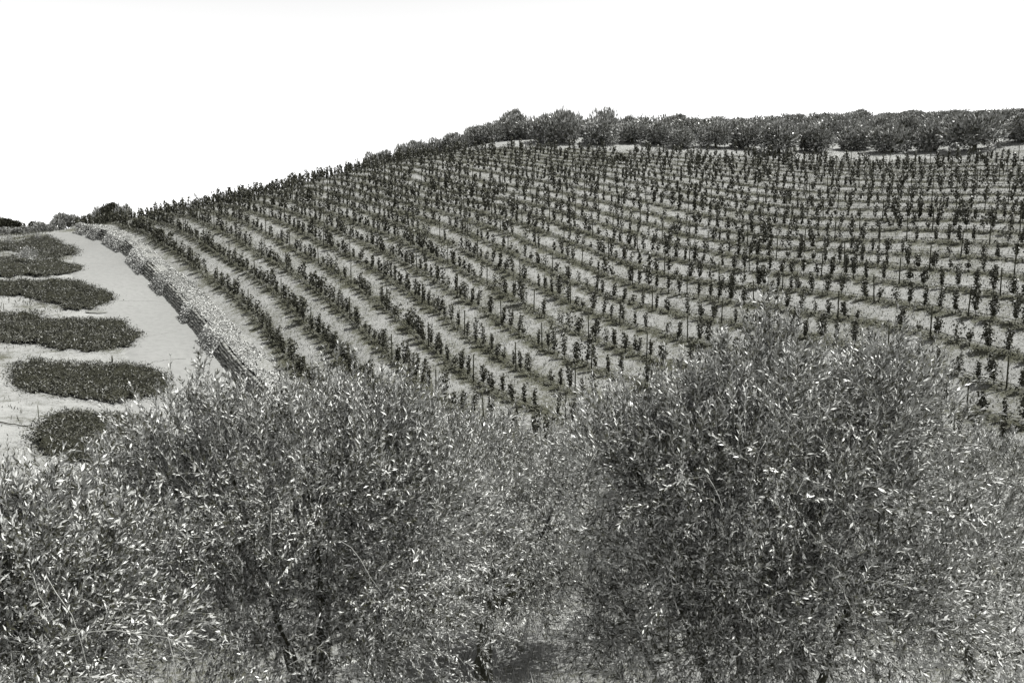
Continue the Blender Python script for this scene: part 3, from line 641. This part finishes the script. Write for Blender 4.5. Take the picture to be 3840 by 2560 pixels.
# drip hoses
for k, R in rows.items():
    q = R[::3].copy(); q[:, 2] = ground_z(q[:, 0], q[:, 1]) + 0.32 + rng.normal(0, 0.02, len(q)); u, v, d = proj(q); q = q[(u > -200) & (u < 4200)]
    if len(q) < 4: continue
    G = Geo(); G.tube(q - q[0], 0.016, 4)
    link('drip_hose', G.mesh('drip_hose'), M['hose'], loc=q[0], label=f'black drip hose hung low along the {ordinal(k)} vine row from the wall', category='hose', group='drip hoses along the vine rows')

# ------------------------------------------------------------------ trees of the hilltop orchard and the far left
def crown_mesh(rx, rz, n, seed, size=(0.18, 0.36), wd=0.36, top_bias=0.0, lobes=14, base=0.35):
    r = np.random.default_rng(seed); G = Geo(); cs = unit(r.normal(0, 1, (lobes, 3))); cs[:, 2] = np.abs(cs[:, 2]) * 1.2 - 0.35
    cs = cs * [rx * 0.55, rx * 0.55, rz * 0.5] * r.uniform(0.7, 1.1, (lobes, 1)); rr = r.uniform(0.26, 0.52, lobes) * rx
    k = r.integers(0, lobes, n); dr = unit(r.normal(0, 1, (n, 3))); q = cs[k] + dr * (rr[k] * (r.uniform(0.5, 1.0, n) ** 0.5 + 0.35 * (r.random(n) < 0.05) * r.random(n)))[:, None] * [1, 1, rz / rx]
    q[:, 2] += rz + base; q[:, 2] = np.where(q[:, 2] < 0.05, r.uniform(0.02, 0.7, n), q[:, 2])
    ld = unit(dr + r.normal(0, 0.5, (n, 3)) + [0, 0, 0.7]); G.leaves(q, ld, unit(r.normal(0, 1, (n, 3)) + dr * 0.8), r.uniform(*size, n), r.uniform(*size, n) * wd); return G
OC = [crown_mesh(1.9, 1.75, 5200, 11 + s_, base=-0.85, lobes=20).mesh('crown') for s_ in range(5)]
OKM = [crown_mesh(2.6, 1.9, 4200, 31 + s_, size=(0.2, 0.4), wd=0.7, base=0.4).mesh('crown') for s_ in range(2)]
BU = [crown_mesh(1.4, 1.2, 2600, 41 + s_, base=0.0).mesh('crown') for s_ in range(2)]
def trunk_mesh(h, r0, seed):
    r = np.random.default_rng(seed); G = Geo(); z = np.linspace(-0.2, h, 6); G.tube(np.stack([r.normal(0, 0.04, 6), r.normal(0, 0.04, 6), z], 1), np.linspace(r0 * 1.4, r0 * 0.7, 6), 7)
    for b_ in range(4):
        a = b_ * 1.6 + r.uniform(0, 1); G.tube(np.array([[0, 0, h * 0.75], [math.cos(a) * 0.5, math.sin(a) * 0.5, h * 1.3], [math.cos(a) * 0.9, math.sin(a) * 0.9, h * 2.1]]), [r0 * 0.6, r0 * 0.4, r0 * 0.15], 5)
    return G.mesh('trunk')
TM = [trunk_mesh(1.0, 0.11, 60 + s_) for s_ in range(3)]
def dims(me):
    v = np.empty(len(me.vertices) * 3, np.float32); me.vertices.foreach_get('co', v); v = v.reshape(-1, 3)
    return np.percentile(v[:, 0], 98) - np.percentile(v[:, 0], 2), np.percentile(v[:, 2], 99.3)
def tree(u, d, vtop, wpx, lab, grp, crowns=OC, m='far_olive_leaf', cat='olive tree', name='olive_tree', i=0):
    """a tree at photo column u and distance d whose top reaches photo line vtop and whose crown is wpx wide"""
    p = P(u, vtop, d); topz = p[2]; p[2] = ground_z(p[0], p[1])[0]; cr = crowns[i % len(crowns)]; w_, h_ = dims(cr)
    sz = max(0.35, (topz - p[2]) / h_); sx = wpx * d / F / w_
    o = link(name, None, loc=p, label=lab, category=cat, group=grp); o.scale = (sx, sx, sz); o.rotation_euler = (0, 0, rng.uniform(0, 6.28))
    link('trunk', TM[i % 3], M['bark'], parent=o); link('crown', cr, M[m], parent=o, kind='stuff'); return o
# front trees of the orchard, read from the photo (x, line of the foot, line of the top, crown width)
front = [(2060,540,430,115),(2128,540,420,85),(2255,547,452,105),(2370,538,468,90),(2472,545,462,110),(2561,556,485,92),(2685,556,462,108),(2808,558,468,104),(2923,578,465,122),(3065,572,470,122),(3214,563,478,120),(3346,573,468,150),(3512,566,463,118),(3661,566,425,160),(3838,535,430,135)]
hf = hit([f[0] for f in front], [f[1] for f in front])
for i, ((u, v, vt, wp), q) in enumerate(zip(front, hf)):
    d = proj(q)[2][0] if not np.isnan(q[0]) else 126
    tree(u, min(d, 132), vt, wp, f'round olive tree, {ordinal(i + 1)} from the left in the front row of the hilltop orchard', 'olive trees of the hilltop orchard', i=i)
sk_u = [1960,2020,2060,2115,2150,2200,2270,2300,2400,2600,2800,2900,3000,3100,3200,3300,3400,3500,3560,3640,3700,3740,3780,3800,3840,3900]
sk_v = [455,447,430,418,437,440,415,444,440,440,437,432,428,426,420,418,418,415,406,418,404,392,405,430,400,400]
for r_, (d0, off, stp, dv) in enumerate([(138, 0, 96, 26), (150, 50, 92, 12), (163, 20, 88, 2)]):
    for i, u in enumerate(range(1975 if r_ else 2150, 3900, stp)):
        uu_ = u + off + rng.normal(0, 12)
        if 3590 < uu_ < 3660 and r_ == 0 or 3770 < uu_ < 3815: continue
        tree(uu_, d0 + rng.normal(0, 2), np.interp(uu_, sk_u, sk_v) + dv + rng.normal(0, 4), rng.uniform(100, 125) * (0.85 if uu_ > 3250 else 1), f'olive tree, {ordinal(i + 1)} from the left in the {ordinal(r_ + 2)} row of the hilltop orchard', 'olive trees of the hilltop orchard', i=i + r_)
ridge = [(1395,578,70),(1440,568,75),(1507,546,75),(1558,530,72),(1600,540,70),(1640,523,85),(1706,500,88),(1750,508,70),(1788,474,90),(1844,460,95),(1890,455,80),(1923,416,105),(1968,458,90),(2010,448,80)]
for i, (u, vt, wp) in enumerate(ridge):
    tree(u, 132 + (i % 3), vt, wp, f'dark leafy tree, {ordinal(i + 1)} from the left along the ridge above the vines', 'trees along the ridge above the vines', i=i)
lefts = [(22,134,820,95,OKM,'oak_leaf','dark broad oak at the far left beyond the terraces','oak tree','oak_tree'),(138,138,832,55,OKM,'oak_leaf','small dark oak beyond the terraces, left of the road crest','oak tree','oak_tree'),(-40,136,815,100,OKM,'oak_leaf','dark oak cut by the left edge beyond the terraces','oak tree','oak_tree'),
 (163,128,836,60,BU,'far_olive_leaf','pale bush just left of the road crest','bush','bush'),(112,126,848,62,BU,'far_olive_leaf','pale low bush between the two dark oaks','bush','bush'),(35,122,852,80,BU,'far_olive_leaf','pale bush below the broad oak','bush','bush'),(-10,118,856,70,BU,'far_olive_leaf','pale bush at the left edge below the oaks','bush','bush'),(75,124,850,60,BU,'far_olive_leaf','small pale bush beside the bush below the broad oak','bush','bush'),(185,131,845,50,BU,'oak_leaf','dark low bush touching the road crest','bush','bush'),
 (238,136,800,58,BU,'far_olive_leaf','round bush right behind the road crest','bush','bush'),(215,134,820,45,BU,'far_olive_leaf','low bush at the left foot of the round bush','bush','bush'),(272,138,806,48,BU,'far_olive_leaf','round bush behind the first stake of the crest','bush','bush'),(412,142,763,62,OKM,'oak_leaf','dark tree top showing above the vines near the crest','tree','oak_tree'),(465,142,772,60,OC,'far_olive_leaf','pale tree top showing above the vines near the crest','tree','olive_tree'),(365,142,785,60,OC,'far_olive_leaf','low pale tree top left of the dark one near the crest','tree','olive_tree')]
for i, (u, d, vt, wp, cr, m, lab, cat, nm) in enumerate(lefts):
    tree(u, d, vt, wp, lab, 'trees and bushes beyond the crest', crowns=cr, m=m, cat=cat, name=nm, i=i)
# young olives and stakes on the terraces
YO = [crown_mesh(0.55, 0.8, 420, 71, size=(0.08, 0.16), base=0.5).mesh('crown'), crown_mesh(0.95, 0.95, 1300, 72, size=(0.08, 0.18), base=0.3).mesh('crown')]
for u, v, s_, ci, lab in [(38,938,1.0,0,'thin young olive with its trunk showing, on the topmost terrace'),(103,1000,1.05,1,'bushy young olive standing in the very dark bed'),(143,912,0.75,0,'small young olive in the grassy bed under the crest')]:
    q = hit([u], [v])[0]; o = link('young_olive', None, loc=q, label=lab, category='olive tree', group='young olives on the terraces'); o.scale = (s_,) * 3
    G = Geo(); G.tube([[0, 0, -0.1], [0.02, 0, 0.6], [0, 0.02, 1.3]], [0.035, 0.03, 0.015], 6); link('trunk', G.mesh('trunk'), M['twig'], parent=o)
    link('crown', YO[ci], M['far_olive_leaf'], parent=o, kind='stuff')
for u, v, h, r_, lab in [(148,1612,1.35,0.022,'thin upright stake standing beside the lowest oval bed'),(400,1212,0.5,0.03,'short stake at the upper edge of the large dark bed'),(15,1172,0.75,0.025,'thin stake at the left edge above the large dark bed'),(421,1358,0.45,0.05,'short dark stump at the upper edge of the oval bed')]:
    q = hit([u], [v])[0]; G = Geo(); G.tube([[0, 0, -0.1], [0.01, 0, h * 0.5], [0, 0, h]], [r_, r_, r_ * 0.8], 6)
    link('stake', G.mesh('stake'), M['post_wood'], loc=q, label=lab, category='stake', group='stakes on the terraces')
a = resample([(-60,1575),(0,1584),(50,1595),(110,1600)], 20); q = hit(a[:, 0], a[:, 1]); q = q[~np.isnan(q[:, 0])]; q[:, 2] += 0.06 + rng.normal(0, 0.015, len(q)); G = Geo(); G.tube(q - q[0], 0.03, 5)
link('drip_hose', G.mesh('drip_hose'), M['hose'], loc=q[0], label='short dark hose lying on the pale soil left of the lowest bed', category='hose')

# ------------------------------------------------------------------ near olive trees
def shoots(org, dr, length, leaf_len, G, T, seed, spacing=0.032, tw=0.0028):
    """leafy shoots: a bending twig with pairs of lance-shaped leaves"""
    r = np.random.default_rng(seed); n = len(org); dr = unit(dr); length = np.asarray(length) * np.ones(n)
    bend = r.normal(0, 0.25, (n, 3)) + [0, 0, -0.12]
    ts = np.linspace(0, 1, 3); pts = org[:, None] + dr[:, None] * (ts[:, None] * length[:, None, None]) + bend[:, None] * ((ts ** 2)[:, None] * length[:, None, None] * 0.5)
    # twigs: three-sided tubes in one go
    up = np.array([0.3, 0.2, 1.0]); a = unit(np.cross(dr, up)); b = np.cross(dr, a)
    th = np.array([0, 2.094, 4.189]); rad = tw * (1.25 - ts * 0.9)
    ring = pts[:, :, None] + rad[None, :, None, None] * (np.cos(th)[None, None, :, None] * a[:, None, None] + np.sin(th)[None, None, :, None] * b[:, None, None])
    base = np.arange(n)[:, None, None] * 9; fq = []
    for i in range(2):
        for k in range(3):
            k2 = (k + 1) % 3; fq.append([i * 3 + k, i * 3 + k2, (i + 1) * 3 + k2, (i + 1) * 3 + k])
    T.add(ring.reshape(-1, 3), (base + np.array(fq)[None]).reshape(-1, 4))
    m = np.maximum(4, (length / spacing).astype(int)); ids = np.repeat(np.arange(n), m); k = np.concatenate([np.arange(x) for x in m])
    t = (k + r.uniform(0, 0.6, len(k))) / m[ids]; t = 0.12 + 0.88 * t
    pos = org[ids] + dr[ids] * (t * length[ids])[:, None] + bend[ids] * (t ** 2 * length[ids] * 0.5)[:, None]
    ax = unit(dr[ids] + bend[ids] * t[:, None] * 0.9); ang = k * 1.571 + r.uniform(0, 0.8, len(k)) + ids
    for sgn in (1, -1):
        sd_ = (np.cos(ang)[:, None] * a[ids] + np.sin(ang)[:, None] * b[ids]) * sgn
        sp_ = (1.15 - 0.7 * t)[:, None] * r.uniform(0.7, 1.2, (len(k), 1)); ld = unit(ax + sd_ * sp_ + r.normal(0, 0.12, (len(k), 3))); ln = leaf_len * r.uniform(0.6, 1.15, len(k)) * (1.1 - 0.35 * t)
        nr = unit(ax - ld * (ax * ld).sum(1, keepdims=True) + r.normal(0, 0.35, (len(k), 3)))
        G.leaves(pos, ld, nr, ln, ln * r.uniform(0.22, 0.32, len(k)), 0.12)
def near_olive(lab, foot, lobes, leaders, nshoot, leaf_len, seed, trunk_r=0.1, limbs=9, clear=0.9, sprigs=45):
    r = np.random.default_rng(seed); foot = np.array(foot, float); foot[2] = ground_z(foot[0], foot[1])[0]
    o = link('olive_tree', None, loc=foot, label=lab, category='olive tree', group='olive trees in front of the vineyard')
    L = np.array([[*(P(u, v, d) - foot), rx * d / F, rz * d / F, ry] for (u, v, d, rx, rz, ry) in lobes])
    vol = L[:, 3] * L[:, 4] * L[:, 5]; wts = vol ** 0.67; wts /= wts.sum(); k = r.choice(len(L), nshoot, p=wts)
    dd = unit(r.normal(0, 1, (nshoot, 3))); rad = np.where(r.random(nshoot) < 0.4, r.uniform(0.15, 0.8, nshoot), r.uniform(0.45, 1.0, nshoot) ** 0.35)
    q = L[k, :3] + dd * rad[:, None] * np.stack([L[k, 3], L[k, 5], L[k, 4]], 1)
    cen = L[:, :3].mean(0); outw = unit(q - cen - [0, 0, -0.5]); upw = np.clip(dd[:, 2:3], -1, 1)
    # clumps and gaps in the crown
    kk = unit(r.normal(0, 1, (7, 3))) * r.uniform(4.5, 11, (7, 1)); nz = np.sin(q @ kk.T + r.uniform(0, 6, 7)).sum(1) / 2.0
    dr = dd * 0.35 + outw * 0.3 + np.array([0, 0, 1.0]) * (0.35 + 0.5 * upw) + r.normal(0, 0.5, (nshoot, 3))
    gz_ = ground_z(q[:, 0] + foot[0], q[:, 1] + foot[1]) - foot[2]; ok_ = (q[:, 2] > gz_ + clear) & ((nz > -0.5 + 1.15 * np.clip((L[:, 2].mean() + 0.5 - q[:, 2]) / 1.2, 0, 1)) | (rad < 0.62) | (r.random(nshoot) < 0.10)); q, dr = q[ok_], dr[ok_]
    dr[:, 2] += np.clip(dd[ok_][:, 2], 0, 1) * 0.9; up_ = np.clip(dd[ok_][:, 2], 0, 1)
    G, T = Geo(), Geo(); shoots(q, dr, r.uniform(0.18, 0.40, len(q)) * (1 + 0.35 * up_), leaf_len, G, T, seed + 1)
    tops = np.where((dd[ok_][:, 2] > 0.45) & (rad[ok_] > 0.85))[0]
    for i in r.choice(tops, min(len(tops), sprigs), replace=False):      # upright sprigs breaking the outline
        a0 = q[i] - [0, 0, 0.08]; ax = unit(dd[ok_][i] * [0.5, 0.5, 0.2] + [0, 0, 0.9] + r.normal(0, 0.22, 3)); ln = r.uniform(0.35, 0.75); t = r.uniform(0.05, 0.95, 9)
        rd = unit(r.normal(0, 1, (9, 3))); shoots(a0 + ax * t[:, None] * ln, ax * 0.8 + (rd - ax * (rd @ ax)[:, None]) * 0.6, (0.34 - 0.2 * t) * ln, leaf_len, G, T, seed + 50 + int(i)); shoots(a0[None], ax[None], [ln], leaf_len, G, T, seed + 51 + int(i), tw=0.005)
    for (u0, v0, u1, v1, d, ns) in leaders:            # long upright leaders with side shoots
        a0 = P(u0, v0, d) - foot; a1 = P(u1, v1, d) - foot; ax = a1 - a0; ln = np.linalg.norm(ax); ns = int(ns * 1.6); t = r.uniform(0, 1, ns)
        rd = unit(r.normal(0, 1, (ns, 3))); sd_ = unit(rd - unit(ax) * (rd * unit(ax)).sum(1, keepdims=True)); org = a0 + ax * t[:, None] * 0.93
        shoots(org, unit(ax) * 0.8 + sd_ * 0.62, (0.42 - 0.24 * t) * ln, leaf_len, G, T, seed + 5 + int(u0))
        shoots(a0[None], ax[None], [ln], leaf_len, G, T, seed + 9 + int(u0), tw=0.006)
    kt = r.choice(len(q), 70); tq = q[kt]; td = unit(dd[ok_][kt] * [0.8, 0.5, 0.3] + r.normal(0, 0.5, (70, 3)) + [0, -0.5, 0])
    for p0, d0 in zip(tq, td):
        tt = np.linspace(0, 1, 6)[:, None]; T.tube(p0 + d0 * tt * r.uniform(0.4, 0.9) + np.array([0, 0, -0.35]) * tt ** 2 + r.normal(0, 0.01, (6, 3)), np.linspace(0.0055, 0.002, 6), 3, cap=False)
    link('foliage', G.mesh('foliage'), M['olive_leaf'], parent=o, kind='stuff'); link('twigs', T.mesh('twigs'), M['twig'], parent=o, kind='stuff')
    TR = Geo(); cz = 1.15; z = np.linspace(-0.2, cz, 8); wob = r.normal(0, 0.03, (8, 2)); wob[0] = 0; TR.tube(np.column_stack([wob, z]), np.interp(z, [-0.2, 0.15, cz], [trunk_r * 1.6, trunk_r * 1.1, trunk_r * 0.85]), 10)
    tm = TR.mesh('trunk'); link('trunk', smooth(tm), M['bark'], parent=o); top = np.array([wob[-1, 0], wob[-1, 1], cz])
    for i in range(limbs):
        e = L[i % len(L), :3] + r.normal(0, 0.25, 3) * [L[i % len(L), 3], L[i % len(L), 5], L[i % len(L), 4]]; mid = top * 0.5 + e * 0.5 + r.normal(0, 0.15, 3) + [0, 0, -0.15]
        tt = np.linspace(0, 1, 7)[:, None]; c_ = top * (1 - tt) ** 2 + mid * 2 * tt * (1 - tt) + e * tt ** 2 + r.normal(0, 0.012, (7, 3)) * tt
        B = Geo(); B.tube(c_, np.linspace(trunk_r * 0.5, 0.012, 7), 6); link('branch', smooth(B.mesh('branch')), M['bark'], parent=o)
    return o
# lobes: photo x, y, depth, half width px, half height px, half thickness m ; leaders: foot x, y -> tip x, y, depth, side shoots
near_olive('tall leafy olive in the left foreground with loose shoots over the road', P(1150,2500,8.2),
  [(1150,2050,8.0,640,480,1.5),(780,1820,7.4,330,330,1.0),(1250,1740,7.6,360,260,1.0),(1560,1950,8.0,400,420,1.2),(900,2300,7.6,560,420,1.3),(1450,2330,8.2,480,260,1.2),(560,1980,7.4,250,300,0.9),(1420,1640,7.6,200,130,0.6)],
  [(860,1620,740,1345,7.2,24),(900,1700,690,1470,7.2,21),(820,1700,620,1560,7.1,21),(700,1830,500,1730,7.1,18),(1010,1700,960,1480,7.3,21),(1120,1640,1105,1440,7.3,18),(1230,1640,1210,1500,7.4,18),(1380,1660,1330,1480,7.4,18),(1450,1680,1560,1490,7.4,21),(1500,1700,1590,1560,7.5,15),(620,1760,560,1600,7.1,18),(950,1600,850,1400,7.2,18)],
  11500, 0.062, 1001, limbs=6)
near_olive('closest olive at the left edge with large pale leaves', P(150,2500,6.0),
  [(60,2330,5.6,380,400,1.1),(330,2420,6.0,330,330,1.0),(-200,2250,5.6,300,330,1.0),(150,2060,5.6,260,150,0.8),(430,2160,6.2,200,180,0.7)],
  [(80,1900,60,1790,5.4,10),(180,1900,210,1760,5.5,10),(330,1960,300,1790,5.6,12),(450,2000,470,1830,5.7,12)],
  3610, 0.064, 2002, trunk_r=0.09, limbs=6)
near_olive('smaller olive in the middle distance with its dark trunk showing at the bottom', P(1815,2545,13.0),
  [(1960,1960,13.6,330,330,1.5),(1850,1790,13.8,220,200,1.1),(2130,1830,13.8,230,200,1.1),(1750,2190,13.2,260,210,1.2),(2060,2190,13.2,330,210,1.3),(1900,2270,13.6,300,120,1.1),(2280,2000,13.8,200,260,1.1)],
  [(1850,1700,1840,1560,13.6,12),(1780,1720,1740,1610,13.6,12),(1950,1700,1960,1590,13.6,12),(2060,1740,2080,1620,13.6,12),(2180,1740,2200,1640,13.6,12)],
  6500, 0.07, 3003, trunk_r=0.12, clear=0.75)
near_olive('tallest olive in the right foreground, its leader rising over the vine rows', P(2900,2500,7.4),
  [(2900,2050,7.2,660,480,1.5),(2880,1700,6.9,480,250,1.1),(2430,1790,7.1,310,280,0.9),(2340,1700,7.0,190,120,0.6),(2290,2280,7.8,210,280,0.8),(3300,1720,7.0,300,280,0.9),(3400,1560,7.0,170,120,0.6),(2560,2180,7.3,330,380,1.1),(3350,2200,7.2,440,400,1.1),(2870,1480,6.8,220,130,0.6),(2850,2400,7.2,700,260,1.2),(2600,1580,6.9,200,130,0.6),(3230,1500,6.9,180,130,0.6)],
  [(2880,1420,2868,1070,6.7,39),(2780,1500,2690,1240,6.7,24),(2960,1440,2990,1160,6.7,21),(2700,1560,2560,1400,6.7,21),(3050,1500,3060,1290,6.8,21),(3200,1480,3240,1320,6.8,21),(3260,1500,3390,1270,6.8,21),(3300,1560,3480,1410,6.8,18),(2500,1640,2420,1480,6.9,18),(2400,1680,2240,1540,6.9,18),(2620,1560,2640,1360,6.8,18),(3380,1640,3530,1520,6.9,15)],
  13200, 0.062, 4004, limbs=7)
near_olive('olive at the right edge with small leaves, behind the tallest one', P(3640,2400,12.0),
  [(3560,1950,11.5,260,260,1.2),(3760,2000,11.0,300,330,1.2),(3650,1780,11.8,150,110,0.8),(3820,2350,9.5,260,300,1.0),(3550,2250,11.0,240,260,1.0)],
  [(3560,1750,3540,1610,11.5,15),(3650,1740,3680,1650,11.5,12)],
  3610, 0.064, 5005, trunk_r=0.08, limbs=6)
near_olive('olive half hidden behind the left tree, beside the last vines', P(1560,2300,15.5),
  [(1640,1830,15.5,150,180,1.0),(1560,1950,15.5,250,220,1.2),(1700,2050,15.0,200,200,1.0)],
  [(1650,1740,1660,1640,15.2,12),(1600,1760,1590,1660,15.2,12)],
  2000, 0.075, 6006, trunk_r=0.08, limbs=4)

# ------------------------------------------------------------------ grass
def grass(n, xy_, hmin, hmax, wdt, name, lab, mk='grass'):
    z = ground_z(xy_[:, 0], xy_[:, 1]); G = Geo(); m = len(xy_); q = np.column_stack([xy_, z - 0.02])
    G.leaves(q, rdir(m) * [0.45, 0.45, 0] + [0, 0, 1], rdir(m) * [1, 1, 0.1], rng.uniform(hmin, hmax, m), wdt, 0.1)
    link(name, G.mesh(name), M[mk], kind='stuff', label=lab, category='grass')
n = 330000; q = np.stack([rng.uniform(-55, 80, n), rng.uniform(28, 128, n)], 1); zq = ground_z(q[:, 0], q[:, 1]); u, v, d = proj(np.column_stack([q, zq]))
lft = np.interp(v, [840, 900, 1000, 1130, 1215, 1340, 1480, 1700], [420, 560, 690, 850, 930, 1060, 1180, 1300])
ok_ = (u > lft) & (u < 3900) & (v < 1800) & (v > np.interp(u, top_u, top_v) - 40) & (rng.random(n) < np.clip(1.1 - d / 180, 0.3, 1))
q = q[ok_]; print('grass', len(q))
grass(len(q), q, 0.08, 0.26, 0.045, 'meadow_grass', 'short dry grass between the vine rows and up to the orchard')
n = 30000; q = np.stack([rng.uniform(-10, 10, n), rng.uniform(7, 22, n)], 1)
grass(n, q, 0.15, 0.45, 0.012, 'tall_grass', 'tall dry grass on the ground below the near olives')
n = 60000; q = np.stack([rng.uniform(-95, -12, n), rng.uniform(34, 134, n)], 1); zq = ground_z(q[:, 0], q[:, 1]); u, v, d = proj(np.column_stack([q, zq]))
ok_ = (u < np.interp(v, [880, 1000, 1140, 1300, 1420, 1560, 1900], [180, 200, 260, 200, 120, 120, 300])) & (v < 1900) & ((v < 975) | (rng.random(n) < 0.6)); q = q[ok_]
grass(len(q), q, 0.08, 0.35, 0.06, 'weeds', 'thin weeds on the pale soil between the terraces')

n = 26000; q = np.stack([rng.uniform(-95, -30, n), rng.uniform(60, 134, n)], 1); zq = ground_z(q[:, 0], q[:, 1]); u, v, d = proj(np.column_stack([q, zq]))
ok_ = (u < np.interp(v, [880, 975, 1040, 1170, 1180], [190, 300, 150, 230, 0])) & (v < 1180) & ((v < 985) | (v > 1035)) & (np.sin(q[:, 0] * 0.7) * np.cos(q[:, 1] * 0.55) + rng.normal(0, 0.4, n) > 0.0); q = q[ok_]
grass(len(q), q, 0.15, 0.45, 0.08, 'scrub', 'dark rough scrub and grass on the upper left terraces', mk='row_weed')
print('tris', sum(len(o.data.polygons)*2 for o in {o.data.name:o for o in scn.objects if o.type=='MESH'}.values()))
